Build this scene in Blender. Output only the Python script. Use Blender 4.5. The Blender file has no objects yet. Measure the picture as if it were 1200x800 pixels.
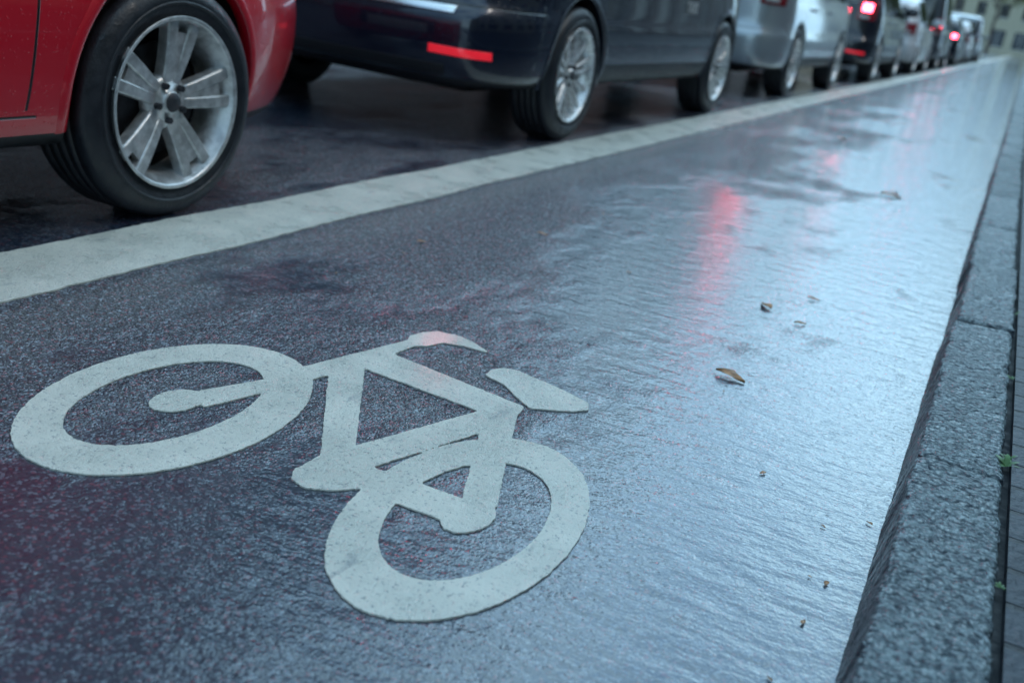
import bpy, bmesh, math, random
import numpy as np
from mathutils import Vector, Matrix, noise
from mathutils.bvhtree import BVHTree
random.seed(7); rng=np.random.default_rng(7)
scene=bpy.context.scene
scene.view_settings.view_transform='Standard'; scene.view_settings.look='None'; scene.view_settings.exposure=0
COL=scene.collection

# ------------------------------------------------------------------ helpers
def link(o,parent=None):
    COL.objects.link(o)
    if parent is not None: o.parent=parent
    return o
def empty(name,loc=(0,0,0)):
    o=bpy.data.objects.new(name,None); o.location=loc; o.empty_display_size=.2; return link(o)
def mesh_obj(name,verts,faces,mats=(),parent=None,smooth=False,fm=None):
    me=bpy.data.meshes.new(name); me.from_pydata([tuple(v) for v in verts],[],[tuple(f) for f in faces]); me.update()
    for m in mats: me.materials.append(m)
    if fm is not None: me.polygons.foreach_set('material_index',fm)
    if smooth: me.polygons.foreach_set('use_smooth',[True]*len(me.polygons))
    return link(bpy.data.objects.new(name,me),parent)
def bm_obj(name,bm,mats=(),parent=None,smooth=False):
    me=bpy.data.meshes.new(name); bm.to_mesh(me); bm.free()
    for m in mats: me.materials.append(m)
    if smooth: me.polygons.foreach_set('use_smooth',[True]*len(me.polygons))
    return link(bpy.data.objects.new(name,me),parent)
def box_bm(bm,lo,hi,bev=0,seg=2,mi=0):
    r=bmesh.ops.create_cube(bm,size=1); vs=r['verts']
    c=[(a+b)/2 for a,b in zip(lo,hi)]; s=[b-a for a,b in zip(lo,hi)]
    for v in vs: v.co=Vector((c[0]+v.co.x*s[0],c[1]+v.co.y*s[1],c[2]+v.co.z*s[2]))
    fs=list({f for v in vs for f in v.link_faces})
    for f in fs: f.material_index=mi
    if bev>0:
        es=list({e for v in vs for e in v.link_edges})
        bmesh.ops.bevel(bm,geom=es,offset=bev,segments=seg,profile=.5,affect='EDGES',material=-1)
def box(name,lo,hi,mat,parent=None,bev=0,seg=2):
    bm=bmesh.new(); box_bm(bm,lo,hi,bev,seg); return bm_obj(name,bm,[mat],parent,bev>0)
def newmat(name):
    m=bpy.data.materials.new(name); m.use_nodes=True; nt=m.node_tree; return m,nt,nt.nodes['Principled BSDF']
def nd(nt,t,props=None,ins=None):
    n=nt.nodes.new(t)
    for k,v in (props or {}).items(): setattr(n,k,v)
    for k,v in (ins or {}).items():
        if isinstance(v,bpy.types.NodeSocket): nt.links.new(v,n.inputs[k])
        else: n.inputs[k].default_value=v
    return n
def S(nt,b,k,v):
    if isinstance(v,bpy.types.NodeSocket): nt.links.new(v,b.inputs[k])
    else: b.inputs[k].default_value=v
def math_(nt,op,a,b=0.0,c=0.0,clamp=False):
    return nd(nt,'ShaderNodeMath',{'operation':op,'use_clamp':clamp},{0:a,1:b,2:c}).outputs[0]
def mixc(nt,f,a,b):
    n=nd(nt,'ShaderNodeMix',{'data_type':'RGBA'}); S(nt,n,0,f); S(nt,n,6,a); S(nt,n,7,b); return n.outputs[2]
def ramp(nt,x,a,b,c=0.,d=1.,smooth=True):
    return nd(nt,'ShaderNodeMapRange',{'interpolation_type':'SMOOTHSTEP' if smooth else 'LINEAR'},{0:x,1:a,2:b,3:c,4:d}).outputs[0]
def coords(nt,scale=(1,1,1)):
    tc=nd(nt,'ShaderNodeTexCoord'); mp=nd(nt,'ShaderNodeMapping',None,{0:tc.outputs['Object'],3:scale}); return mp.outputs[0]
def noi(nt,v,scale,det=3,rough=.5,dist=0):
    return nd(nt,'ShaderNodeTexNoise',None,{'Vector':v,'Scale':scale,'Detail':det,'Roughness':rough,'Distortion':dist}).outputs[0]
def simple(name,col,rough=.5,metal=0,coat=0,spec=.5,emit=None,es=0,nscale=None,namt=.25,bump=0):
    m,nt,b=newmat(name); c=(*col,1)
    b.inputs['Base Color'].default_value=c; b.inputs['Roughness'].default_value=rough
    b.inputs['Metallic'].default_value=metal; b.inputs['Coat Weight'].default_value=coat; b.inputs['Coat Roughness'].default_value=.05
    b.inputs['Specular IOR Level'].default_value=spec
    if emit:
        b.inputs['Emission Color'].default_value=(*emit,1); b.inputs['Emission Strength'].default_value=es
        m.cycles.emission_sampling='NONE'
    if nscale:
        n=noi(nt,coords(nt),nscale,3,.6)
        dark=tuple(x*(1-namt) for x in col)+(1,); lite=tuple(min(1,x*(1+namt)) for x in col)+(1,)
        S(nt,b,'Base Color',mixc(nt,ramp(nt,n,.3,.7),dark,lite))
        S(nt,b,'Roughness',ramp(nt,n,.3,.7,max(.02,rough*.8),min(1,rough*1.25)))
        if bump: S(nt,b,'Normal',nd(nt,'ShaderNodeBump',None,{'Strength':1.,'Distance':bump,'Height':n}).outputs[0])
    return m

# ------------------------------------------------------------------ ground materials
def asphalt(name):
    m,nt,b=newmat(name); v=coords(nt)
    sx=nd(nt,'ShaderNodeSeparateXYZ',None,{0:v})
    med=noi(nt,coords(nt,(1,.6,1)),1.5,4,.66)
    lane=ramp(nt,sx.outputs[0],-1.95,-1.75,1,0)          # motor lane: puddles, rougher grain, painted glint flecks
    grad=math_(nt,'ADD',ramp(nt,sx.outputs[0],-1.75,-.35,0,1,False),math_(nt,'MULTIPLY',lane,.50))
    w=math_(nt,'ADD',grad,math_(nt,'MULTIPLY',math_(nt,'SUBTRACT',med,.5),3.0))
    W=ramp(nt,w,.2,.75)
    vor=nd(nt,'ShaderNodeTexVoronoi',{'feature':'F1'},{'Vector':v,'Scale':220.,'Randomness':1.})
    cell=nd(nt,'ShaderNodeSeparateColor',None,{0:vor.outputs['Color']})
    n1=noi(nt,v,58,3,.75)
    base=mixc(nt,ramp(nt,n1,.3,.7),(.004,.007,.024,1),(.022,.031,.068,1))
    base=mixc(nt,math_(nt,'MULTIPLY',ramp(nt,n1,.54,.64,0,.8),lane),base,(.17,.19,.23,1))  # pale flecks in the lane colour stand in for wet glints
    base=mixc(nt,ramp(nt,cell.outputs[0],.82,.86,0,.85),base,(.32,.38,.46,1))  # pale aggregate grains, brightened to double as painted wet glints
    base=mixc(nt,ramp(nt,cell.outputs[1],.93,.95,0,.75),base,(.40,.08,.11,1))
    base=mixc(nt,math_(nt,'MULTIPLY',W,.62),base,(.010,.026,.050,1))
    S(nt,b,'Base Color',base)
    grain=math_(nt,'ADD',math_(nt,'MULTIPLY',math_(nt,'SUBTRACT',1.,vor.outputs['Distance']),math_(nt,'ADD',cell.outputs[2],.1)),math_(nt,'MULTIPLY',n1,math_(nt,'ADD',2.6,math_(nt,'MULTIPLY',lane,1.2))))
    r1=noi(nt,coords(nt,(.42,1,1)),24,3,.6)
    gam=math_(nt,'MULTIPLY',math_(nt,'SUBTRACT',1.,math_(nt,'MULTIPLY',W,.92)),.0048)
    hgt=math_(nt,'ADD',math_(nt,'MULTIPLY',r1,math_(nt,'SUBTRACT',.0064,math_(nt,'MULTIPLY',W,.0024))),math_(nt,'MULTIPLY',grain,gam))
    cb=nd(nt,'ShaderNodeBump',None,{'Strength':1.,'Distance':1.,'Height':hgt})
    S(nt,b,'Normal',cb.outputs[0]); S(nt,b,'Roughness',.38); S(nt,b,'Specular IOR Level',.5)
    S(nt,b,'Coat Normal',cb.outputs[0]); S(nt,b,'Coat Weight',1.); S(nt,b,'Coat IOR',1.95)
    S(nt,b,'Coat Roughness',ramp(nt,W,0,1,.06,.03,False))
    return m
M_road=asphalt('wet_asphalt')
def paint_mark(name):
    m,nt,b=newmat(name); v=coords(nt)
    n=noi(nt,v,7,4,.65); f=noi(nt,v,135,3,.8); f2=noi(nt,coords(nt,(1,.3,1)),22,4,.7)
    c=mixc(nt,ramp(nt,n,.35,.7),(.72,.72,.64,1),(.88,.86,.76,1))
    c=mixc(nt,ramp(nt,f,.56,.67,0,.75),c,(.24,.26,.28,1))
    c=mixc(nt,ramp(nt,f2,.60,.74,0,.6),c,(.28,.31,.33,1))
    S(nt,b,'Base Color',c); S(nt,b,'Roughness',ramp(nt,n,.3,.7,.22,.42))
    S(nt,b,'Normal',nd(nt,'ShaderNodeBump',None,{'Strength':1.,'Distance':-.0040,'Height':f}).outputs[0])
    S(nt,b,'Coat Weight',.25); S(nt,b,'Coat Roughness',.15)
    return m
M_mark=paint_mark('white_road_paint')
def granite():
    m,nt,b=newmat('wet_granite'); v=coords(nt)
    n=noi(nt,v,60,4,.78); n2=noi(nt,v,5,3,.6); vo=nd(nt,'ShaderNodeTexVoronoi',None,{'Vector':v,'Scale':95.})
    c=mixc(nt,ramp(nt,n,.38,.62),(.045,.07,.095,1),(.32,.40,.43,1))
    c=mixc(nt,ramp(nt,vo.outputs['Distance'],.38,.12,0,.55),c,(.56,.62,.63,1))
    c=mixc(nt,ramp(nt,n2,.45,.78,0,.5),c,(.05,.075,.10,1))
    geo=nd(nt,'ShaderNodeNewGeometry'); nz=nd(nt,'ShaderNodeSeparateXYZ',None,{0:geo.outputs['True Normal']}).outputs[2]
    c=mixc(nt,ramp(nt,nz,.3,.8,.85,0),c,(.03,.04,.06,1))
    S(nt,b,'Base Color',c); S(nt,b,'Roughness',ramp(nt,n2,.3,.7,.18,.36))
    h=math_(nt,'ADD',math_(nt,'MULTIPLY',math_(nt,'SUBTRACT',1.,vo.outputs['Distance']),1.1),n)
    S(nt,b,'Normal',nd(nt,'ShaderNodeBump',None,{'Strength':1.,'Distance':.009,'Height':h}).outputs[0])
    return m
M_gran=granite()
def paving():
    m,nt,b=newmat('wet_paving'); v=coords(nt)
    mp=nd(nt,'ShaderNodeMapping',None,{0:v,2:(0,0,math.pi/2)})
    br=nd(nt,'ShaderNodeTexBrick',None,{'Vector':mp.outputs[0],'Color1':(.016,.024,.040,1),'Color2':(.04,.052,.074,1),'Mortar':(.003,.005,.008,1),'Scale':1.,'Mortar Size':.008,'Mortar Smooth':.5,'Brick Width':.10,'Row Height':.05})
    n=noi(nt,v,60,3,.65)
    S(nt,b,'Base Color',mixc(nt,ramp(nt,n,.3,.7,0,.5),br.outputs[0],(.02,.026,.036,1))); S(nt,b,'Roughness',.5)
    h=math_(nt,'ADD',math_(nt,'SUBTRACT',1.,br.outputs['Fac']),math_(nt,'MULTIPLY',n,.5))
    S(nt,b,'Normal',nd(nt,'ShaderNodeBump',None,{'Strength':1.,'Distance':.012,'Height':h}).outputs[0])
    return m
M_pave=paving()
M_ground=simple('soil_ground',(.06,.07,.05),.9,nscale=3)

# ------------------------------------------------------------------ ground, road, pavements
def sheet(name,x0,x1,y0,y1,z,mat):
    return mesh_obj(name,[(x0,y0,z),(x1,y0,z),(x1,y1,z),(x0,y1,z)],[(0,1,2,3)],[mat])
sheet('ground',-700,700,-300,1300,-.03,M_ground)
sheet('road',-9.2,.02,-30,240,0,M_road)
box('pavement',(.162,-30,-.02),(4.6,240,.098),M_pave)
box('pavement',(-14.2,-30,-.02),(-9.36,240,.1),M_pave)
sheet('side_street',-70,-14.2,17.5,26.5,.0,M_road)
sheet('gutter_soil',.03,.2,-30,240,.082,simple('gutter_dirt',(.018,.022,.026),.8,nscale=40,bump=.004))

def kerb(name,x0,x1,joints,fine_to,batter=0):
    bm=bmesh.new()
    for a,b_ in zip(joints[:-1],joints[1:]):
        t=bmesh.new(); j=.0045
        dz=random.uniform(-.004,.004); dx=random.uniform(-.004,.004)
        box_bm(t,(x0+dx,a+j,-.05),(x1+dx,b_-j,.1+dz),.012,3)
        if a<fine_to and b_>0.2:
            n=max(2,int((b_-a)/.013))
            G=lambda:list(t.verts)+list(t.edges)+list(t.faces)
            for k in range(1,n): bmesh.ops.bisect_plane(t,geom=G(),plane_co=(0,a+j+(b_-a-2*j)*k/n,0),plane_no=(0,1,0))
            for k in range(1,10): bmesh.ops.bisect_plane(t,geom=G(),plane_co=(x0+(x1-x0)*k/10,0,0),plane_no=(1,0,0))
            for v in t.verts:
                if v.co.z>.02:
                    p=v.co*48; v.co.z+=noise.noise(p)*.0042+noise.noise(v.co*9)*.004
                    if abs(v.co.x-x0)<.03 or abs(v.co.x-x1)<.03: v.co.x+=noise.noise(p+Vector((9,3,1)))*.004+noise.noise(v.co*14)*.003
        if batter:
            for v in t.verts:
                if v.co.x<(x0+x1)/2 and v.co.z<0.02: v.co.x-=batter*1.4
        me=bpy.data.meshes.new('t'); t.to_mesh(me); t.free(); bm.from_mesh(me); bpy.data.meshes.remove(me)
    return bm_obj(name,bm,[M_gran],None,True)
J=[1.715-i*1.0 for i in range(4,0,-1)]+[1.715,2.715,3.55,4.37]
while J[-1]<90: J.append(J[-1]+random.uniform(.92,1.08))
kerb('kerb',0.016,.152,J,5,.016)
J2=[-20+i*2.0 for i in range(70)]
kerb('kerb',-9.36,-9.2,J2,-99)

# ------------------------------------------------------------------ painted markings (contour from distance field)
def poly_sdf(P,poly):
    poly=np.array(poly,float); d=np.full(len(P),1e9); ins=np.zeros(len(P),bool); n=len(poly)
    for i in range(n):
        a=poly[i]; b=poly[(i+1)%n]; e=b-a; w=P-a; t=np.clip((w@e)/(e@e),0,1); q=w-t[:,None]*e; d=np.minimum(d,(q**2).sum(1))
        c=((a[1]>P[:,1])!=(b[1]>P[:,1]))&(P[:,0]<(b[0]-a[0])*(P[:,1]-a[1])/((b[1]-a[1]) if b[1]!=a[1] else 1e-9)+a[0]); ins^=c
    return np.where(ins,-1,1)*np.sqrt(d)
def ell_fit(pts):
    P=np.array(pts);c=P.mean(0);Q=P-c
    A=np.stack([Q[:,0]**2,Q[:,0]*Q[:,1],Q[:,1]**2,Q[:,0],Q[:,1]],1)
    s=np.linalg.lstsq(A,np.ones(len(Q)),rcond=None)[0]
    M=np.array([[s[0],s[1]/2],[s[1]/2,s[2]]]);cc=-np.linalg.solve(2*M,s[3:]);k=1+cc@M@cc
    return c+cc,M/k
def ell_sdf(P,fit):
    c,M=fit;Q=P-c;q=np.sqrt((Q@M*Q).sum(1))+1e-9; g=np.linalg.norm(Q@M,axis=1)/q; return (q-1)/np.maximum(g,1e-3)
def contour(name,xs,ys,F,z,thick,mat):
    verts=[];key={};faces=[]
    def gv(i,j):
        k=(i,j)
        if k not in key: key[k]=len(verts); verts.append((xs[i],ys[j],z))
        return key[k]
    def ev(i,j,i2,j2):
        k=(min((i,j),(i2,j2)),max((i,j),(i2,j2)))
        if k not in key:
            a=F[i,j];b=F[i2,j2];t=a/(a-b); key[k]=len(verts); verts.append((xs[i]+(xs[i2]-xs[i])*t,ys[j]+(ys[j2]-ys[j])*t,z))
        return key[k]
    ins=F<0
    for i in range(len(xs)-1):
        for j in range(len(ys)-1):
            if not(ins[i,j] or ins[i+1,j] or ins[i,j+1] or ins[i+1,j+1]): continue
            q=[(i,j),(i+1,j),(i+1,j+1),(i,j+1)]; f=[]
            for k in range(4):
                a=q[k];b=q[(k+1)%4]
                if ins[a]: f.append(gv(*a))
                if ins[a]!=ins[b]: f.append(ev(*a,*b))
            if len(f)>=3: faces.append(f)
    bm=bmesh.new(); bv=[bm.verts.new(v) for v in verts]
    for f in faces:
        try: bm.faces.new([bv[k] for k in f])
        except ValueError: pass
    be=[e for e in bm.edges if e.is_boundary]
    r=bmesh.ops.extrude_edge_only(bm,edges=be)
    for g in r['geom']:
        if isinstance(g,bmesh.types.BMVert): g.co.z=z-thick
    bmesh.ops.recalc_face_normals(bm,faces=bm.faces)
    return bm_obj(name,bm,[mat])
FO=[(-1.169,.944),(-1.234,1.025),(-1.297,1.237),(-1.264,1.368),(-1.203,1.461),(-1.110,1.498),(-1.014,1.449),(-.943,1.360),(-.904,1.235),(-.914,1.105),(-.954,1.007),(-1.011,.936),(-1.085,.913)]
FI=[(-1.156,1.037),(-1.227,1.190),(-1.205,1.305),(-1.158,1.385),(-1.090,1.398),(-1.040,1.366),(-1.007,1.297),(-.992,1.195),(-1.007,1.097),(-1.040,1.027),(-1.089,1.0)]
RO=[(-.648,1.003),(-.684,1.088),(-.703,1.204),(-.689,1.333),(-.645,1.428),(-.577,1.488),(-.497,1.469),(-.428,1.395),(-.394,1.305),(-.380,1.183),(-.392,1.070),(-.430,.978),(-.481,.921),(-.535,.911),(-.596,.943)]
RI=[(-.607,1.064),(-.635,1.146),(-.637,1.245),(-.617,1.331),(-.575,1.385),(-.510,1.378),(-.459,1.315),(-.433,1.225),(-.437,1.136),(-.463,1.062),(-.501,1.015),(-.549,1.010)]
polys=[
 [(-1.094,1.259),(-1.044,1.389),(-1.039,1.469),(-.978,1.739),(-.955,1.735),(-.960,1.66),(-.986,1.490),(-.996,1.439),(-1.019,1.335),(-1.050,1.220)],
 [(-.966,1.715),(-.987,1.772),(-.980,1.81),(-.962,1.838),(-.917,1.850),(-.875,1.838),(-.831,1.815),(-.875,1.810),(-.922,1.793),(-.936,1.749)],
 [(-1.012,1.520),(-.976,1.640),(-.965,1.560),(-.776,1.250),(-.731,1.220),(-.695,1.169),(-.733,1.126),(-.765,1.110),(-.792,1.118),(-.804,1.143),(-.803,1.207)],
 [(-.975,1.655),(-.649,1.611),(-.640,1.56),(-.677,1.537),(-.975,1.555)],
 [(-.690,1.560),(-.784,1.262),(-.731,1.215),(-.644,1.506),(-.64,1.56)],
 [(-.676,1.540),(-.648,1.583),(-.572,1.379),(-.519,1.246),(-.565,1.230),(-.659,1.469)],
 [(-.742,1.223),(-.560,1.232),(-.545,1.163),(-.695,1.160)],
]
seat=[(-.768,1.700),(-.772,1.730),(-.760,1.755),(-.735,1.764),(-.700,1.757),(-.659,1.748),(-.61,1.735),(-.565,1.718),(-.553,1.69),(-.575,1.662),(-.636,1.620),(-.679,1.650),(-.72,1.685)]
h=.0045
xs=np.arange(-1.33,-.35,h); ys=np.arange(.88,1.88,h)
XX,YY=np.meshgrid(xs,ys,indexing='ij'); P=np.stack([XX.ravel(),YY.ravel()],1)
F=np.maximum(ell_sdf(P,ell_fit(FO)),-ell_sdf(P,ell_fit(FI)))
F=np.minimum(F,np.maximum(ell_sdf(P,ell_fit(RO)),-ell_sdf(P,ell_fit(RI))))
for pl in polys: F=np.minimum(F,poly_sdf(P,pl)-.003)
F=np.minimum(F,poly_sdf(P,seat)-.004)
for (cx,cy,rx,ry) in ((-1.096,1.205,.037,.050),(-.539,1.198,.036,.056)):
    F=np.minimum(F,(np.sqrt(((P[:,0]-cx)/rx)**2+((P[:,1]-cy)/ry)**2)-1)*rx)
nz=np.array([noise.noise(Vector((p[0]*40,p[1]*40,0)))*.0012+noise.noise(Vector((p[0]*180,p[1]*180,3)))*.0024 for p in P])
contour('bicycle_lane_symbol',xs,ys,(F+nz).reshape(XX.shape),.003,.0025,M_mark)
xs=np.arange(-1.95,-1.58,.012); ys=np.arange(-.6,9.01,.015)
XX,YY=np.meshgrid(xs,ys,indexing='ij')
nz=np.vectorize(lambda a,b:noise.noise(Vector((a*30,b*22,1)))*.006+noise.noise(Vector((0,b*2.2,5)))*.012+noise.noise(Vector((a*90,b*90,8)))*.004)(XX,YY)
F=np.abs(XX+1.765)-.128+nz
contour('lane_line',xs,ys,F,.004,.0035,M_mark)
sheet('lane_line',-1.893,-1.637,9.02,200,.004,M_mark)

# ------------------------------------------------------------------ leaves, weeds
M_leaf=simple('brown_leaf',(.42,.19,.07),.4,nscale=60,namt=.5)
M_weed=simple('weed_green',(.05,.16,.03),.45,nscale=30)
def leafgeo(s,r,V,Fc,T=None):
    ol=[(0,0),(.18,.18),(.45,.27),(.62,.17),(.8,.13),(1,0)]; n=len(ol); b0=len(V)
    for i,(a,b) in enumerate(ol):
        for k in (-1,-.5,0,.5,1):
            bb=b*(1+r.uniform(-.25,.25)) if 0<i<n-1 else 0.0
            q=Vector((a*s,k*bb*s,(abs(k)**1.5*.07+r.uniform(0,.04)+.05*math.sin(a*5))*s))
            V.append(tuple(T@q if T else q))
    for i in range(n-1):
        for k in range(4): Fc.append((b0+i*5+k,b0+i*5+k+1,b0+i*5+6+k,b0+i*5+5+k))
def leaf(x,y,s,rot,z=.003):
    V=[];Fc=[];leafgeo(s,random,V,Fc)
    o=mesh_obj('fallen_leaf',V,Fc,[M_leaf],None,True)
    o.location=(x,y,z); o.rotation_euler=(0,0,rot)
    md=o.modifiers.new('s','SOLIDIFY'); md.thickness=.0006
for a in ((-.415,2.10,.072,-.25),(-.425,2.70,.055,2.3),(-.350,2.63,.035,.6),(-.45,5.22,.10,.3),(-.41,5.35,.06,1.2),(-1.375,2.43,.03,1.0),(-1.20,2.86,.035,.2),(-1.0,7.4,.07,.8),(-.37,2.92,.035,.2)): leaf(*a)
V=[];Fc=[];r_=random.Random(4)
for _ in range(70):
    x=r_.uniform(-1.6,-.05) if r_.random()<.6 else r_.uniform(-.09,-.015); yy=r_.uniform(.6,9)
    leafgeo(r_.uniform(.005,.016),r_,V,Fc,Matrix.Translation((x,yy,.002))@Matrix.Rotation(r_.uniform(0,6.28),4,'Z'))
mesh_obj('leaf_litter',V,Fc,[M_leaf],None,True)
def weed(x,y,z,s):
    vs=[];fs=[]
    for k in range(13):
        a=random.uniform(0,6.28); ln=s*random.uniform(.5,1); w=ln*.16; up=random.uniform(.3,.9)
        for t,ww in ((0,.2),(.35,1),(.7,.8),(1,.05)):
            r=ln*t; zz=ln*up*t*(1.3-t*.8)
            for sg in (-1,1): vs.append((math.cos(a)*r-math.sin(a)*w*ww*sg,math.sin(a)*r+math.cos(a)*w*ww*sg,zz))
        b=len(vs)-8
        for i in range(3): fs.append((b+2*i,b+2*i+1,b+2*i+3,b+2*i+2))
    o=mesh_obj('weed',vs,fs,[M_weed],None,True); o.location=(x,y,z)
for a in ((.155,1.80,.092,.032),(.157,1.83,.092,.020),(.155,2.33,.092,.016),(.157,2.95,.092,.02),(.155,1.35,.092,.012)): weed(*a)

# ------------------------------------------------------------------ car materials
def carpaint(name,col,rough=.25,metal=0.,seams=(),hs=()):
    m,nt,b=newmat(name); tc=nd(nt,'ShaderNodeTexCoord'); v=tc.outputs['Object']; sp=nd(nt,'ShaderNodeSeparateXYZ',None,{0:v}); x,y,z=sp.outputs
    mask=None
    def add(q):
        nonlocal mask
        mask=q if mask is None else math_(nt,'MAXIMUM',mask,q)
    ax=math_(nt,'ABSOLUTE',x)
    for (y0,z0,z1,sl) in seams:
        d=math_(nt,'ABSOLUTE',math_(nt,'SUBTRACT',math_(nt,'SUBTRACT',y,y0),math_(nt,'MULTIPLY',math_(nt,'SUBTRACT',z,z0),sl)))
        q=ramp(nt,d,.0025,.0045,1,0); q=math_(nt,'MULTIPLY',q,math_(nt,'MULTIPLY',math_(nt,'GREATER_THAN',z,z0),math_(nt,'LESS_THAN',z,z1)))
        add(math_(nt,'MULTIPLY',q,math_(nt,'GREATER_THAN',ax,.5)))
    for (z0,y0,y1) in hs:
        d=math_(nt,'ABSOLUTE',math_(nt,'SUBTRACT',z,z0)); q=ramp(nt,d,.002,.004,1,0)
        add(math_(nt,'MULTIPLY',q,math_(nt,'MULTIPLY',math_(nt,'GREATER_THAN',y,y0),math_(nt,'LESS_THAN',y,y1))))
    low=ramp(nt,z,.50,.2,0,.55)
    c=mixc(nt,math_(nt,'MULTIPLY',low,ramp(nt,noi(nt,v,3,3,.6),.3,.8)),(*col,1),(.03,.033,.04,1))
    if mask is not None: c=mixc(nt,mask,c,(.002,.002,.003,1))
    S(nt,b,'Base Color',c); S(nt,b,'Metallic',metal); S(nt,b,'Roughness',rough); S(nt,b,'Coat Weight',1.); S(nt,b,'Coat Roughness',.04)
    vo=nd(nt,'ShaderNodeTexVoronoi',None,{'Vector':v,'Scale':120.}); rc=nd(nt,'ShaderNodeSeparateColor',None,{0:vo.outputs['Color']})
    dr=math_(nt,'MULTIPLY',ramp(nt,vo.outputs['Distance'],.38,.10),math_(nt,'GREATER_THAN',rc.outputs[0],.72))
    hh=math_(nt,'MULTIPLY',dr,.0006)
    if mask is not None: hh=math_(nt,'SUBTRACT',hh,math_(nt,'MULTIPLY',mask,.004))
    bp=nd(nt,'ShaderNodeBump',None,{'Strength':1.,'Distance':1.,'Height':hh}).outputs[0]
    S(nt,b,'Normal',bp); S(nt,b,'Coat Normal',bp)
    return m
M_glass=simple('tinted_glass',(.006,.008,.011),.04,coat=1)
M_trim=simple('black_plastic',(.012,.013,.016),.45,nscale=40)
M_under=simple('underbody',(.008,.008,.009),.8,nscale=10)
def tyre_mat():
    m,nt,b=newmat('wet_rubber'); v=coords(nt); n=noi(nt,v,25,3,.6)
    S(nt,b,'Base Color',mixc(nt,n,(.008,.009,.013,1),(.03,.034,.044,1))); S(nt,b,'Roughness',ramp(nt,n,.3,.7,.28,.6))
    S(nt,b,'Normal',nd(nt,'ShaderNodeBump',None,{'Strength':.6,'Distance':.002,'Height':noi(nt,v,120,2,.6)}).outputs[0]); return m
M_tyre=tyre_mat()
M_alloy=simple('alloy',(.62,.63,.64),.36,metal=.6,coat=.3,nscale=30,namt=.25)
M_alloy2=simple('alloy_bright',(.78,.79,.80),.28,metal=.6,coat=.3,nscale=30,namt=.15)
M_disc=simple('brake_steel',(.06,.06,.07),.5,metal=.6,nscale=30)
M_well=simple('wheel_dark',(.006,.006,.007),.85)
M_red_l=simple('lit_brake_lamp',(.5,.01,.01),.15,coat=1,emit=(1,.05,.09),es=34)
M_red_d=simple('dim_brake_lamp',(.5,.01,.01),.15,coat=1,emit=(1,.03,.07),es=22.0)
M_red_o=simple('tail_lamp_glass',(.22,.008,.012),.10,coat=1,nscale=80)
M_head=simple('head_lamp',(.55,.58,.6),.1,coat=1,metal=.3)
M_refl=simple('red_reflector',(.8,.015,.03),.2,coat=1,emit=(1,.02,.04),es=.5,nscale=150,namt=.3)  # faint self-glow added to a passive reflector so it looks lit
M_plate=simple('number_plate',(.7,.7,.68),.4)
M_chrome=simple('chrome',(.8,.8,.82),.15,metal=1)
M_letter=simple('white_letters',(.7,.7,.7),.4)

# ------------------------------------------------------------------ wheels
def lathe(bm,prof,seg,mi=0,closed=False):
    rings=[]
    for k in range(seg):
        a=2*math.pi*k/seg; rings.append([bm.verts.new((x,r*math.cos(a),r*math.sin(a))) for x,r in prof])
    n=len(prof)
    for k in range(seg):
        A=rings[k];B=rings[(k+1)%seg]
        for i in range(n-1 if not closed else n):
            f=bm.faces.new((A[i],A[(i+1)%n],B[(i+1)%n],B[i])); f.material_index=mi; f.smooth=True
def bar(bm,p0,p1,w0,w1,th,x0,x1,mi=0,top=.55):
    a=np.array(p0);b=np.array(p1);d=(b-a)/np.linalg.norm(b-a);n=np.array((-d[1],d[0]));N=6;R=[]
    for i in range(N+1):
        t=i/N;c=a+(b-a)*t;w=(w0+(w1-w0)*t)/2; xx=x0+(x1-x0)*t+.004*math.sin(math.pi*t)
        row=[]
        for s,x in ((-1,xx-th),(-1,xx-.006),(-top,xx),(top,xx),(1,xx-.006),(1,xx-th)):
            q=c+n*s*w; row.append(bm.verts.new((x,q[0],q[1])))
        R.append(row)
    for i in range(N):
        for k in range(6):
            f=bm.faces.new((R[i][k],R[i][(k+1)%6],R[i+1][(k+1)%6],R[i+1][k])); f.material_index=mi; f.smooth=(k in(1,3))
    bm.faces.new(R[0]).material_index=mi; bm.faces.new(R[-1][::-1]).material_index=mi
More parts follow.
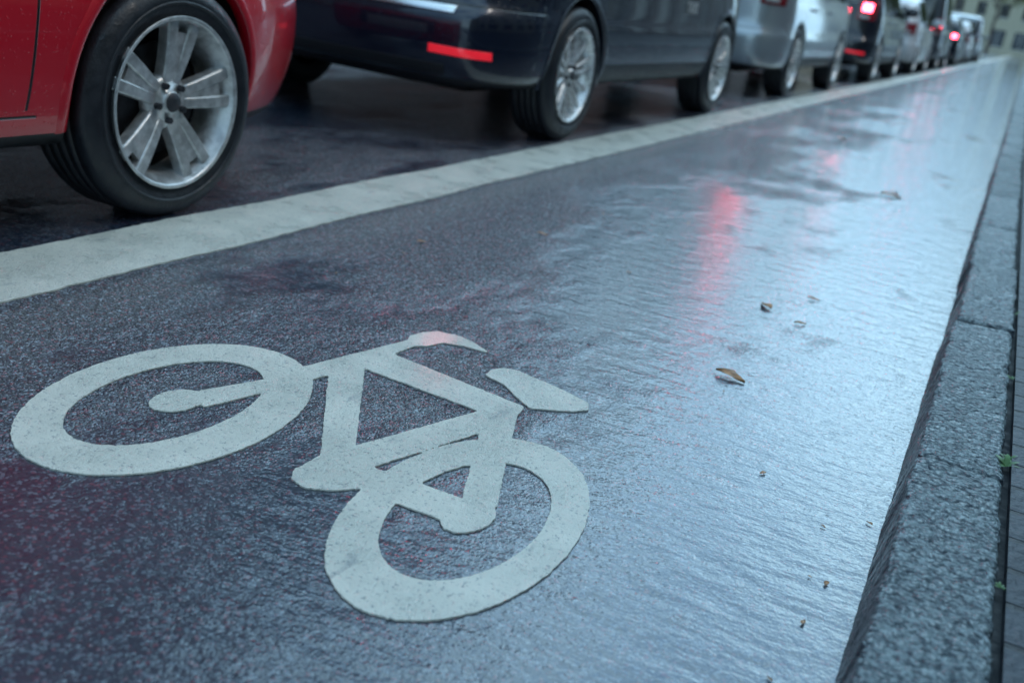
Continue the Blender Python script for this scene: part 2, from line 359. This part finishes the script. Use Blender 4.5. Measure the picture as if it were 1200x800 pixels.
def wheel_mesh(name,R,rim,width,style,alloy):
    bm=bmesh.new(); w=width
    pr=[(-.012,rim-.012),(-.004,rim+.004),(.004,rim+.02),(.010,rim+(R-rim)*.45),(.006,R-.030),(-.002,R-.018),(-.010,R-.008),(-.022,R-.002)]
    g=5; tw=(w-.044)
    for i in range(g):
        xa=-.022-tw*i/g; xb=-.022-tw*(i+1)/g
        if i: pr+=[(xa-.003,R-.008),(xa-.004,R)]
        pr+=[(xb+.004,R)]
        if i<g-1: pr+=[(xb+.003,R-.008)]
    pr+=[(-w+.012,R-.006),(-w+.002,R-.025),(-w-.006,rim+(R-rim)*.45),(-w+.01,rim-.01)]
    lathe(bm,pr,96,0)
    lathe(bm,[(.0075,rim+.030),(.0125,rim+.033),(.0125,rim+.036),(.0085,rim+.039)],72,0)
    lathe(bm,[(-.012,rim-.008),(.004,rim-.004),(.009,rim+.003),(.011,rim+.001),(.010,rim-.006),(.003,rim-.010),(-.012,rim-.014),(-.03,rim-.028),(-w*.9,rim-.03)],72,1)
    lathe(bm,[(-.075,.0001),(-.075,rim*.66),(-.082,rim*.66),(-.082,.0001)],48,2)
    lathe(bm,[(-w*.55,.0001),(-w*.55,rim-.02)],40,3)
    lathe(bm,[(-.012,.0001),(-.012,.026),(-.016,.030),(-.022,.031),(-.026,.058),(-.034,.070),(-.06,.072)],40,1)
    lathe(bm,[(-.006,.0001),(-.007,.022),(-.0125,.0255)],30,4)
    for k in range(5):
        a=2*math.pi*k/5+math.radians(90 if style=='A' else 70)
        ca,sa=math.cos(a),math.sin(a)
        def pt(r,t): return (r*ca-t*sa, r*sa+t*ca)
        if style=='A':
            bar(bm,pt(.045,.014),pt(rim-.006,.040),.030,.036,.035,-.026,-.004,1,.7)
            bar(bm,pt(.045,-.014),pt(rim-.006,-.040),.030,.036,.035,-.026,-.004,1,.7)
            bar(bm,pt(.04,0),pt(rim-.04,0),.024,.052,.020,-.030,-.014,1,.9)
        else:
            bar(bm,pt(.04,.010),pt(rim-.005,.030),.018,.018,.035,-.028,-.004,1)
            bar(bm,pt(.04,-.010),pt(rim-.005,-.030),.018,.018,.035,-.028,-.004,1)
            a2=a+math.pi/5; bar(bm,(.045*math.cos(a2),.045*math.sin(a2)),((rim-.005)*math.cos(a2),(rim-.005)*math.sin(a2)),.022,.030,.03,-.030,-.006,1)
        a3=a+math.pi/5; cx,cy=.047*math.cos(a3),.047*math.sin(a3)
        r=bmesh.ops.create_cone(bm,cap_ends=True,segments=10,radius1=.0095,radius2=.0085,depth=.018,matrix=Matrix.Translation((-.020,cx,cy))@Matrix.Rotation(math.pi/2,4,'Y'))
        for f in {f for v_ in r['verts'] for f in v_.link_faces}: f.material_index=4
    bmesh.ops.recalc_face_normals(bm,faces=bm.faces)
    me=bpy.data.meshes.new(name); bm.to_mesh(me); bm.free()
    for m in (M_tyre,alloy,M_disc,M_well,M_disc): me.materials.append(m)
    return me

# ------------------------------------------------------------------ car bodies
def ip(tab,x): return float(np.interp(x,[t[0] for t in tab],[t[1] for t in tab]))
def build_car(name,loc,sp,detail=True):
    E=empty(name,loc); L,W,zb=sp['L'],sp['W'],sp['zb']
    ys=sorted(set([0,.05,.14,.28,.45]+sp['st']+[L-.62,L-.42,L-.25,L-.12,L-.04,L]))
    def half(y):
        w=W/2
        if y<.5: w*=1-sp.get('rr',.20)*((.5-y)/.5)**2.6
        if y>L-.75: w*=1-sp.get('fr',.34)*((y-(L-.75))/.75)**2.4
        return w
    def ymap(y,z):
        a=ip(sp['rear'],z); b=ip(sp['front'],z); return a+(y/L)*(b-a)
    rings=[]
    for y in ys:
        w=half(y); zt=ip(sp['top'],y); bl=min(ip(sp['belt'],y),zt-.07); hood=zt<ip(sp['belt'],y)+.10
        zr=zt
        if hood: up=[(.955*w,bl+.015),(.91*w,bl+.035),(.80*w,bl+.052),(.42*w,zt-.005),(0,zt)]
        else:
            g=min(1,(zt-bl-.1)/.35); k=.93+(sp.get('roofw',.74)-.93)*g
            up=[((.95+k)/2*w,(bl+zr-.06)/2),(k*w+.015,zr-.075),(k*w-.06,zr-.02),(.42*w,zr-.002),(0,zr+.004)]
        lv=[(0,zb+.0),(.5*w,zb),(.90*w,zb),(.965*w,zb+.035),(.995*w,.36),(w,.48),(w,.555),(.985*w,.60),(.985*w,min(.74,bl-.06)),(.965*w,bl)]+up
        rings.append([(x,ymap(y,z),z) for x,z in lv])
    K=len(rings[0])
    verts=[];idx=[]
    for r in rings:
        row={}
        for k,(x,y,z) in enumerate(r):
            row[(k,1)]=len(verts); verts.append((x,y,z))
            if k in (0,K-1): row[(k,-1)]=row[(k,1)]
            else: row[(k,-1)]=len(verts); verts.append((-x,y,z))
        idx.append(row)
    faces=[];fm=[]
    pil=sp['pillars']
    for s in range(len(ys)-1):
        ym=(ys[s]+ys[s+1])/2; dz=abs(ip(sp['top'],ys[s+1])-ip(sp['top'],ys[s])); slope=dz/(ys[s+1]-ys[s])
        hoodA=ip(sp['top'],ym)<ip(sp['belt'],ym)+.1
        for k in range(K-1):
            for sg in (1,-1):
                f=(idx[s][(k,sg)],idx[s+1][(k,sg)],idx[s+1][(k+1,sg)],idx[s][(k+1,sg)])
                if sg<0: f=f[::-1]
                faces.append(f); mi=0
                if k<=1: mi=2
                elif k==2: mi=3
                elif k in (9,10) and not hoodA and sp['win'][0]<ym<sp['win'][1] and not any(a<ym<b for a,b in pil): mi=1
                elif k in (12,13) and slope>.38 and ym>L*.5: mi=1
                elif k==8 and ym>L-.42 and ym<L-.04: mi=4
                if sp.get('sill') and k==3 and .9<ym<L-.9: mi=3
                fm.append(mi)
    for s,sgn,bulge in ((0,-1,.07),(len(ys)-1,1,.10)):
        r=rings[s]; G=[]
        for k in range(2,13):
            if k==2: row=[idx[s][(2,1)],idx[s][(1,1)],idx[s][(0,1)],idx[s][(1,-1)],idx[s][(2,-1)]]
            elif k==12: row=[idx[s][(12,1)],idx[s][(13,1)],idx[s][(14,1)],idx[s][(13,-1)],idx[s][(12,-1)]]
            else:
                x,y,z=r[k]; row=[idx[s][(k,1)]]
                for t in (.55,0,-.55): row.append(len(verts)); verts.append((x*t,y+sgn*bulge*(1-t*t),z))
                row.append(idx[s][(k,-1)])
            G.append(row)
        for i in range(10):
            for j in range(4):
                f=(G[i][j],G[i][j+1],G[i+1][j+1],G[i+1][j])
                if s==0: f=f[::-1]
                faces.append(f); k=i+2; mi=0
                if s==0:
                    if k in (9,10): mi=1
                    if k==2: mi=3
                else:
                    if k in (4,5) and j in (1,2): mi=3
                    if k==8 and j in (0,3): mi=4
                    if k==2: mi=3
                fm.append(mi)
    paint=sp['paint']; mats=[paint,M_glass,M_under,M_trim,M_head,M_well]
    body=mesh_obj('body',verts,faces,mats,E,True,fm)
    bm=bmesh.new(); bm.from_mesh(body.data); bmesh.ops.recalc_face_normals(bm,faces=bm.faces); bm.to_mesh(body.data); bm.free()
    ss=body.modifiers.new('sub','SUBSURF'); ss.levels=ss.render_levels=2
    bm=bmesh.new()
    for yw in sp['wheels']:
        for sg in (1,-1):
            bmesh.ops.create_cone(bm,cap_ends=True,segments=56,radius1=sp['arch'],radius2=sp['arch'],depth=.42,matrix=Matrix.Translation((sg*(W/2-.07),yw,sp['R']+.012))@Matrix.Rotation(math.pi/2,4,'Y'))
    for f in bm.faces: f.material_index=5
    cut=bm_obj('arch_cutter',bm,mats,E)
    bo=body.modifiers.new('arch','BOOLEAN'); bo.object=cut; bo.operation='DIFFERENCE'; bo.solver='EXACT'
    bpy.context.view_layer.update()
    dg=bpy.context.evaluated_depsgraph_get(); me=bpy.data.meshes.new_from_object(body.evaluated_get(dg))
    body.modifiers.clear(); body.data=me
    bpy.data.objects.remove(cut,do_unlink=True)
    for p in me.polygons: p.use_smooth=True
    bm=bmesh.new(); bm.from_mesh(me)
    for e in bm.edges:
        if len(e.link_faces)==2:
            a,b=e.link_faces[0].material_index,e.link_faces[1].material_index
            if e.calc_face_angle(0)>.6 or (a!=b and 5 in (a,b)): e.smooth=False
    bm.to_mesh(me); bvh=BVHTree.FromBMesh(bm); bm.free()
    wm=sp['wm']
    for i,yw in enumerate(sp['wheels']):
        for sg in (1,-1):
            o=link(bpy.data.objects.new('wheel_%s_%s'%(('rear','front')[i],('right','left')[sg<0]),wm),E)
            o.location=(sg*(W/2-sp.get('win_in',.012)),yw,sp['R']-.003)
            o.rotation_euler=(sp.get('rot',0)+i*.5,0,0 if sg>0 else math.pi)
    def proj(name,x0,x1,z0,z1,mat,off=.004,side='rear',nx=8,nz_=2,th=.006,sl=0):
        vs=[];fs=[]
        for i in range(nx+1):
            for j in range(nz_+1):
                a=x0+(x1-x0)*i/nx; z=z0+(z1-z0)*j/nz_+sl*(a-x0)
                if side=='rear': o_,d_=Vector((a,-2,z)),Vector((0,1,0))
                elif side=='front': o_,d_=Vector((a,L+2,z)),Vector((0,-1,0))
                elif side=='right': o_,d_=Vector((3,a,z)),Vector((-1,0,0))
                else: o_,d_=Vector((-3,a,z)),Vector((1,0,0))
                hit=bvh.ray_cast(o_,d_)[0]
                if hit is None: hit=o_+d_*(2 if side in('rear','front') else 3-W/2)
                vs.append(tuple(hit-d_*off))
        for i in range(nx):
            for j in range(nz_): fs.append((i*(nz_+1)+j,(i+1)*(nz_+1)+j,(i+1)*(nz_+1)+j+1,i*(nz_+1)+j+1))
        o=mesh_obj(name,vs,fs,[mat],E,True); md=o.modifiers.new('s','SOLIDIFY'); md.thickness=th; md.offset=0
        bv=o.modifiers.new('b','BEVEL'); bv.width=.0015; bv.segments=2; bv.limit_method='ANGLE'
        return o
    hw=W/2
    pz=sp.get('plate',(.68,.79)); proj('rear_number_plate',-.26,.26,pz[0],pz[1],M_plate,.008)
    proj('front_number_plate',-.26,.26,.36,.47,M_plate,.012,'front')
    t=sp['tail']
    for sg,sd in ((1,'right'),(-1,'left')):
        a,b=sorted((sg*t[0],sg*t[1])); proj('tail_lamp_'+sd,a,b,t[2],t[3],M_red_o,.004,'rear',8,6,.012)
        xm=(t[0]+t[1])/2; zm=t[2]+(t[3]-t[2])*.62
        if sp.get('lit'):
            a,b=sorted((sg*(xm-.055),sg*(xm+.06))); proj('brake_light_'+sd,a,b,zm-.045,zm+.055,M_red_l if sp['lit']>1 else M_red_d,.014,'rear',4,2,.01)
        a,b=sorted((sg*(xm-.05),sg*(xm+.05))); proj('indicator_'+sd,a,b,t[2]+.02,t[2]+.06,M_head,.013,'rear',4,2,.01)
    if sp.get('reflector'):
        r=sp['reflector']
        proj('rear_reflector_right',r[0],r[1],r[2],r[3],M_refl,.004,sl=-.02); proj('rear_reflector_left',-r[1],-r[0],r[2],r[3],M_refl,.004,sl=.02)
        proj('rear_bumper_trim',-.62,.62,.29,.335,M_trim,.003,'rear',14)
    proj('tailgate_handle',-.20,.20,pz[1]+.03,pz[1]+.06,M_chrome if sp.get('chrome') else paint,.012)
    if sp.get('chrome'): proj('bumper_step_glint',-.64,.64,.546,.575,M_chrome,.004,'rear',16,2)  # chrome strip added to give the sky reflection on the bumper ledge
    for sg,sd in ((1,'right'),(-1,'left')):
        for q in sp.get('handles',()): proj('door_handle_'+sd,q,q+.17,.80,.83,paint,.02,sd,4,1,.02)
        ym=sp['mirror']; bm=bmesh.new()
        bmesh.ops.create_icosphere(bm,subdivisions=3,radius=1)
        for v_ in bm.verts:
            v_.co=Vector((v_.co.x*.11,(v_.co.y*.07 if v_.co.y>0 else v_.co.y*.03),v_.co.z*.075))+Vector((sg*(hw+.08),ym,sp['belt'][0][1]+.06))
        bm_obj('door_mirror_'+sd,bm,[paint],E,True)
        box('mirror_stalk_'+sd,(sg*(hw-.06)-.06,ym-.02,sp['belt'][0][1]-.03),(sg*(hw-.06)+.06,ym+.03,sp['belt'][0][1]+.03),M_trim,E,.01)
        for i,yw in enumerate(sp['wheels']):
            vs=[];fs=[];n=40; ra=sp['arch']
            for q in range(n+1):
                a=math.radians(-12+204*q/n)
                yy=yw+math.cos(a)*(ra+.012); zz=sp['R']+.012+math.sin(a)*(ra+.012)
                hit=bvh.ray_cast(Vector((sg*3,yy,max(zz,zb+.045))),Vector((-sg,0,0)))[0]
                xx=hit.x if hit is not None else sg*hw
                if abs(xx)<hw*.8: xx=sg*hw*.97
                for (dr,dx) in ((-.016,-.03),(-.017,.001),(-.013,.005),(.004,.0055),(.014,-.001)):
                    vs.append((xx+sg*dx,yw+math.cos(a)*(ra+.012+dr),sp['R']+.012+math.sin(a)*(ra+.012+dr)))
            for q in range(n):
                for t_ in range(4): fs.append((q*5+t_,(q+1)*5+t_,(q+1)*5+t_+1,q*5+t_+1))
            mesh_obj('arch_lip_%s_%d'%(sd,i+1),vs,fs,[paint],E,True)
    bm=bmesh.new()
    bmesh.ops.create_cone(bm,cap_ends=False,segments=20,radius1=.028,radius2=.028,depth=.2,matrix=Matrix.Translation((-hw*.55,.10,.22))@Matrix.Rotation(math.pi/2,4,'X'))
    o=bm_obj('exhaust_pipe',bm,[M_chrome],E,True); o.modifiers.new('s','SOLIDIFY').thickness=.004
    box('underbody',(-hw*.55,.5,zb-.06),(hw*.55,L-.5,zb+.03),M_under,E,.02)
    for yw in sp['wheels']: box('axle',(-hw+.2,yw-.04,sp['R']-.05),(hw-.2,yw+.04,sp['R']+.05),M_under,E,.02)
    return E

WA=wheel_mesh('wheel_five_spoke',.302,.218,.195,'A',M_alloy)
WB=wheel_mesh('wheel_multi_spoke',.318,.222,.205,'B',M_alloy2)
rear_mpv=[(.2,.08),(.30,.01),(.36,0),(.555,0),(.60,.07),(.74,.10),(.95,.12),(1.25,.22),(1.65,.45)]
def front_of(L): return [(.2,L-.08),(.36,L-.01),(.5,L),(.6,L-.02),(.74,L-.06),(.9,L-.12),(1.7,L-.12)]
MPV=dict(L=4.4,W=1.79,zb=.235,R=.318,arch=.352,wheels=(.83,3.50),wm=WB,rot=.3,
 rear=rear_mpv,front=front_of(4.4),top=[(0,1.56),(.28,1.62),(1.5,1.655),(2.5,1.62),(2.95,1.52),(3.62,1.08),(4.1,.95),(4.4,.78)],
 belt=[(0,.99),(3.5,.94),(4.4,.88)],st=[.62,.80,1.05,1.13,1.22,1.6,1.95,2.03,2.12,2.5,2.83,2.95,3.05,3.3,3.62],
 pillars=[(1.05,1.22),(2.03,2.12),(2.83,2.95)],win=(.28,3.3),tail=(.56,.80,.82,1.08),handles=(1.3,2.2),mirror=3.05,
 plate=(.70,.81),reflector=(.55,.79,.378,.412),sill=True,lit=2)
HAT=dict(L=3.94,W=1.70,zb=.19,R=.302,arch=.338,wheels=(.70,3.17),wm=WA,rot=-math.radians(8)-.5,
 rear=[(.2,.08),(.36,0),(.555,0),(.60,.04),(.8,.07),(1.0,.12),(1.45,.55)],front=front_of(3.94),
 top=[(0,1.36),(.35,1.44),(1.5,1.475),(2.0,1.44),(2.35,1.34),(3.0,1.0),(3.5,.88),(3.94,.70)],
 belt=[(0,.95),(3.0,.88),(3.94,.82)],st=[.65,.8,1.0,1.08,1.17,1.45,1.68,1.76,1.85,2.1,2.35,2.6,2.75,3.0,3.15],
 pillars=[(.8,.8),(1.68,1.76)],win=(.28,2.6),tail=(.56,.78,.72,.93),handles=(1.1,),mirror=2.55,fr=.26,lit=0,plate=(.60,.71))
SAL=dict(HAT); SAL.update(L=4.2,W=1.74,wheels=(.8,3.4),wm=WB,R=.318,arch=.352,front=front_of(4.2),fr=.34,
 top=[(0,1.30),(.35,1.42),(1.5,1.47),(2.2,1.42),(2.6,1.3),(3.2,1.0),(3.8,.88),(4.2,.72)],win=(.28,2.75),handles=(1.1,2.0),lit=2)
VAN=dict(MPV); VAN.update(L=4.5,W=1.80,rear=[(.2,.06),(.36,0),(.555,0),(.60,.05),(.95,.06),(1.3,.09),(1.9,.2)],
 front=front_of(4.5),top=[(0,1.74),(.28,1.80),(1.5,1.82),(2.6,1.78),(3.0,1.66),(3.7,1.12),(4.2,.98),(4.5,.8)],roofw=.82,wheels=(.85,3.5),handles=(1.4,2.3),plate=(.7,.81),reflector=None,tail=(.66,.84,.80,1.16))
def spec(base,**k): d=dict(base); d.update(k); return d
red=carpaint('red_car_paint',(.64,.003,.020),.3,0.,seams=[(2.72,.30,1.3,.10),(1.25,.42,1.3,.0)],hs=[(.285,1.0,2.75)])
blk=carpaint('black_car_paint',(.005,.009,.028),.25,.3,seams=[(1.17,.62,1.5,.0),(2.06,.29,1.5,.0),(3.02,.29,1.1,.0),(.36,.30,.62,.15)],hs=[(.29,1.2,3.1),(.585,-.3,.42),(.60,3.9,4.6)])
blk2=carpaint('dark_car_paint',(.008,.010,.020),.25,.3,seams=[(1.17,.4,1.5,0),(2.06,.29,1.5,0)])
sil=carpaint('silver_car_paint',(.44,.49,.53),.3,.6,seams=[(1.17,.4,1.5,0),(2.08,.29,1.6,0),(3.02,.29,1.1,0)],hs=[(.585,-.3,.42)])
wht=carpaint('white_car_paint',(.64,.67,.70),.3,0,seams=[(1.17,.4,1.5,0),(2.06,.29,1.5,0)])
gry=carpaint('grey_car_paint',(.12,.14,.16),.3,.6,seams=[(1.17,.4,1.5,0),(2.06,.29,1.5,0)])
build_car('red_car',(-1.93-.838,2.07-3.17,0),spec(HAT,paint=red,win_in=.004))
E=build_car('black_car',(-1.93-.883,3.93,0),spec(MPV,paint=blk,chrome=True,lit=1))
def text(parent,body,size,loc,rot,mat,name):
    c=bpy.data.curves.new(name,'FONT'); c.body=body; c.size=size; c.extrude=.001; c.align_x='CENTER'; c.materials.append(mat)
    o=link(bpy.data.objects.new(name,c),parent); o.location=loc; o.rotation_euler=rot; return o
text(E,'TAXI',.10,(.893,2.55,.66),(math.pi/2,0,math.pi/2),M_letter,'door_lettering')
build_car('silver_van',(-2.86,9.35,0),spec(VAN,paint=sil,wheels=(.95,3.5)))
build_car('black_car',(-2.80,15.2,0),spec(MPV,paint=blk2))
build_car('white_car',(-2.78,21.2,0),spec(SAL,paint=wht,lit=0))
build_car('grey_van',(-2.83,27.2,0),spec(VAN,paint=gry))
build_car('black_car',(-2.78,34.5,0),spec(SAL,paint=blk2))
build_car('white_car',(-2.78,41,0),spec(SAL,paint=wht,lit=0))
build_car('silver_van',(-2.78,48,0),spec(VAN,paint=sil,lit=0))

# ------------------------------------------------------------------ buildings
M_win=simple('window_glass',(.015,.02,.028),.06,coat=1)
M_frame=simple('window_frame',(.45,.45,.43),.5)
def wallmat(n,c): return simple(n,c,.8,nscale=6,namt=.2)
M_roof=simple('roof_metal',(.05,.055,.06),.5,nscale=4)
def building(name,x,y0,ln,H,face,wall,depth=11,fl=3.3,bay=2.7,ww=1.15,wh=1.7):
    E=empty(name,(x,y0,0)); nb=max(2,int(ln/bay)); nf=max(2,int((H-.8)/fl)); bw=ln/nb
    V=[];Fc=[];fm=[]
    def quad(a,b,c,d,mi):
        k=len(V); V.extend([a,b,c,d]); Fc.append((k,k+1,k+2,k+3) if face>0 else (k+3,k+2,k+1,k)); fm.append(mi)
    def q(y0_,z0,y1_,z1,xx=0,mi=0):
        quad((xx,y0_,z0),(xx,y1_,z0),(xx,y1_,z1),(xx,y0_,z1),mi)
    for j in range(nf):
        z0=j*fl; zl=j*fl+(.7 if j==0 else .95); zh=j*fl+(.7+2.1 if j==0 else .95+wh); z1=(j+1)*fl if j<nf-1 else H
        for i in range(nb):
            a=i*bw; b_=a+bw; w0=a+(bw-ww*(1.5 if j==0 else 1))/2; w1=b_-(bw-ww*(1.5 if j==0 else 1))/2
            q(a,z0,w0,z1); q(w1,z0,b_,z1); q(w0,z0,w1,zl); q(w0,zh,w1,z1)
            r=-.16*face
            q(w0,zl,w1,zh,r,1)
            quad((0,w0,zl),(0,w1,zl),(r,w1,zl),(r,w0,zl),0); quad((r,w0,zh),(r,w1,zh),(0,w1,zh),(0,w0,zh),0)
            quad((0,w0,zl),(r,w0,zl),(r,w0,zh),(0,w0,zh),0); quad((r,w1,zl),(0,w1,zl),(0,w1,zh),(r,w1,zh),0)
    d=-depth*face
    quad((0,0,0),(0,0,H),(d,0,H),(d,0,0),0); quad((0,ln,0),(d,ln,0),(d,ln,H),(0,ln,H),0); quad((d,0,0),(d,0,H),(d,ln,H),(d,ln,0),0)
    mesh_obj('walls',V,Fc,[wall,M_win],E,False,fm)
    bm=bmesh.new()
    for j in range(nf):
        zl=j*fl+(.7 if j==0 else .95); zh=j*fl+(2.8 if j==0 else .95+wh)
        for i in range(nb):
            a=i*bw; k=1.5 if j==0 else 1; w0=a+(bw-ww*k)/2; w1=a+bw-(bw-ww*k)/2; xa,xb=sorted((-.155*face,-.10*face))
            cy=(w0+w1)/2
            box_bm(bm,(xa,cy-.03,zl+.05),(xb,cy+.03,zh-.05)); box_bm(bm,(xa,w0,zl+.002),(xb,w1,zl+.05)); box_bm(bm,(xa,w0,zh-.05),(xb,w1,zh-.002))
            xa,xb=sorted((.002*face,.09*face)); box_bm(bm,(xa,w0-.06,zl-.08),(xb,w1+.06,zl-.003))
    bm_obj('window_frames',bm,[M_frame],E)
    xa,xb=sorted((.002*face,.30*face)); box('cornice',(xa,0,H-.35),(xb,ln,H-.003),wall,E)
    xo=.35*face; xm=d/2
    mesh_obj('roof',[(xo,-.1,H+.002),(xo,ln+.1,H+.002),(d,ln+.1,H+.002),(d,-.1,H+.002),(xm,-.1,H+3.2),(xm,ln+.1,H+3.2)],[(0,1,5,4),(2,3,4,5),(0,4,3),(1,2,5),(0,3,2,1)],[M_roof],E)
    return E
W1=wallmat('brick_dark',(.12,.06,.055)); W2=wallmat('plaster_ochre',(.32,.26,.13)); W3=wallmat('plaster_grey',(.20,.21,.23)); W4=wallmat('plaster_cream',(.45,.42,.32)); W5=wallmat('stone_dark',(.07,.075,.09))
y=-26
for ln,H,w,n in ((17,23,W1,'brick_apartment_building'),(17,24,W5,'stone_apartment_building'),(9,20,W1,'brick_apartment_building')):
    building(n,-14.2,y,ln,H,1,w); y+=ln+.02
y=27     # a side street opens here
for ln,H,w,n in ((22,19,W1,'brick_apartment_building'),(24,17,W3,'grey_apartment_building'),(26,18,W4,'cream_apartment_building')):
    building(n,-14.2,y,ln,H,1,w); y+=ln+.02
y=-24
for ln,H,w,n in ((20,13,W2,'ochre_apartment_building'),(18,14,W4,'cream_apartment_building'),(22,13,W3,'grey_apartment_building'),(22,15,W1,'brick_apartment_building')):
    building(n,9.0,y,ln,H,-1,w); y+=ln+.02
sheet('forecourt',4.61,9.0,-30,240,.09,M_pave)
E=building('cream_apartment_building',-20,0,44,16,1,W4); E.rotation_euler=(0,0,-math.pi/2); E.location=(-22,150,0)

# ------------------------------------------------------------------ trees
M_bark=simple('bark',(.05,.04,.035),.8)
def fol():
    m,nt,b=newmat('foliage'); g=nd(nt,'ShaderNodeNewGeometry'); oi=nd(nt,'ShaderNodeObjectInfo')
    c=mixc(nt,g.outputs['Random Per Island'],(.035,.075,.02,1),(.12,.17,.03,1)); c=mixc(nt,math_(nt,'MULTIPLY',oi.outputs['Random'],.4),c,(.17,.17,.03,1))
    S(nt,b,'Base Color',c); S(nt,b,'Roughness',.5); return m
M_fol=fol()
def tree_mesh(seed,H=9,N=3600,low=2.6):
    r=random.Random(seed); V=[];Fc=[];fm=[]; ends=[]
    def limb(p,d,ln,r0,depth):
        pts=[p];n=5;dd=d.copy()
        for i in range(n):
            dd=(dd+Vector((r.uniform(-.18,.18),r.uniform(-.18,.18),r.uniform(-.02,.12)))).normalized(); pts.append(pts[-1]+dd*ln/n)
        base=len(V);sg=7
        for i,q in enumerate(pts):
            rr=r0*(1-.65*i/n); t=(pts[min(i+1,n)]-pts[max(i-1,0)]).normalized(); a=t.orthogonal().normalized(); b=t.cross(a)
            for k in range(sg):
                an=2*math.pi*k/sg; V.append(tuple(q+a*math.cos(an)*rr+b*math.sin(an)*rr))
        for i in range(n):
            for k in range(sg): Fc.append((base+i*sg+k,base+i*sg+(k+1)%sg,base+(i+1)*sg+(k+1)%sg,base+(i+1)*sg+k)); fm.append(0)
        ends.append(pts[-1])
        if depth>0:
            for _ in range(4 if depth>1 else 3):
                i=r.randint(2,n); a=r.uniform(0,6.28)
                nd_=(dd*.6+Vector((math.cos(a),math.sin(a),r.uniform(.1,.7)))).normalized(); limb(pts[i],nd_,ln*.62,r0*.45,depth-1)
    limb(Vector((0,0,-.05)),Vector((0,0,1)),H*.5,.17,2)
    cl=[(e+Vector((r.uniform(-.5,.5),r.uniform(-.5,.5),r.uniform(-.3,.6))),r.uniform(.6,1.25)) for e in ends if e.z>low for _ in range(2)]
    for i in range(N):
        c,R=r.choice(cl); d=Vector((r.gauss(0,1),r.gauss(0,1),r.gauss(0,1))).normalized()*R*(r.random()**.4); p=c+Vector((d.x,d.y,d.z*.75))
        if p.z<low-.6: continue
        s=r.uniform(.09,.18); a=Vector((r.gauss(0,1),r.gauss(0,1),r.gauss(0,1))).normalized(); b=a.orthogonal().normalized(); k=len(V)
        V.extend([tuple(p-a*s),tuple(p+b*s*.55),tuple(p+a*s),tuple(p-b*s*.55)]); Fc.append((k,k+1,k+2,k+3)); fm.append(1)
    me=bpy.data.meshes.new('tree'); me.from_pydata(V,[],Fc); me.materials.append(M_bark); me.materials.append(M_fol); me.polygons.foreach_set('material_index',fm); me.update(); return me
T=[tree_mesh(s) for s in (1,2,3)]
def tree(x,y,s=1,k=0,rz=0):
    o=link(bpy.data.objects.new('street_tree',T[k])); o.location=(x,y,.08); o.scale=(s,s,s); o.rotation_euler=(0,0,rz)
for i,(x,y,s) in enumerate(((-10.6,6.0,1.0),(-10.4,13.5,1.0),(-24,27.5,1.0),(-10.5,31,1.1),(-10.6,42,1.05),(-10.5,54,1.1),(2.6,48,.95),(2.2,60,1.05),(1.6,74,1.),(.6,95,1.1),(-4,120,1.2),(3,112,1.2),(-34,27.8,1.1),(-42,17,1.2))): tree(x,y,s,i%3,i*1.3)

# ------------------------------------------------------------------ world and sun
w=bpy.data.worlds.new('World'); scene.world=w; w.use_nodes=True; nt=w.node_tree; bg=nt.nodes['Background']
sky=nd(nt,'ShaderNodeTexSky',{'sky_type':'NISHITA'}); sky.sun_disc=False; EL,RO_=math.radians(48),math.radians(70)
sky.sun_elevation=EL; sky.sun_rotation=RO_; sky.dust_density=3.0; sky.air_density=1.3; sky.ozone_density=3
tc=nd(nt,'ShaderNodeTexCoord'); mp=nd(nt,'ShaderNodeMapping',None,{0:tc.outputs['Generated'],3:(1,1,2.2)})
cn=noi(nt,mp.outputs[0],2.6,4,.6,.3)
cl=mixc(nt,ramp(nt,cn,.35,.65),(2.3,4.5,7.3,1),(8.0,12.4,14.8,1))
# added sky glow low over the street end, brightens the wet-road reflections
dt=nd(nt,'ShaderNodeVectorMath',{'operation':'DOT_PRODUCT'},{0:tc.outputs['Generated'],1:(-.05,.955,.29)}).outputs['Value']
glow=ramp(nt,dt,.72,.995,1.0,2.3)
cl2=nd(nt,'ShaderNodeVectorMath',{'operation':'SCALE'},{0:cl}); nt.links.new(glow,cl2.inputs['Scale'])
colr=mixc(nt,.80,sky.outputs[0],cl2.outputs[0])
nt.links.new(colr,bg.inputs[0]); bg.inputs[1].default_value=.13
sl=bpy.data.lights.new('sun','SUN'); sl.energy=1.1; sl.angle=math.radians(20); sl.color=(1,.92,.82)
so=link(bpy.data.objects.new('sun',sl)); dv=Vector((math.sin(RO_)*math.cos(EL),math.cos(RO_)*math.cos(EL),math.sin(EL))); so.rotation_euler=dv.to_track_quat('Z','Y').to_euler(); so.location=(0,0,30)

# ------------------------------------------------------------------ camera
cd=bpy.data.cameras.new('camera'); cd.lens=36.06; cd.sensor_width=36; cd.clip_start=.02; cd.clip_end=3000
cd.dof.use_dof=True; cd.dof.focus_distance=1.75; cd.dof.aperture_fstop=3.2
co=link(bpy.data.objects.new('camera',cd))
R=Matrix(((.8879,-.2723,.3708),(.4366,.2442,-.8659),(.1452,.9307,.3357))).normalized()
co.matrix_world=Matrix.Translation((0,0,.744))@R.to_4x4(); scene.camera=co
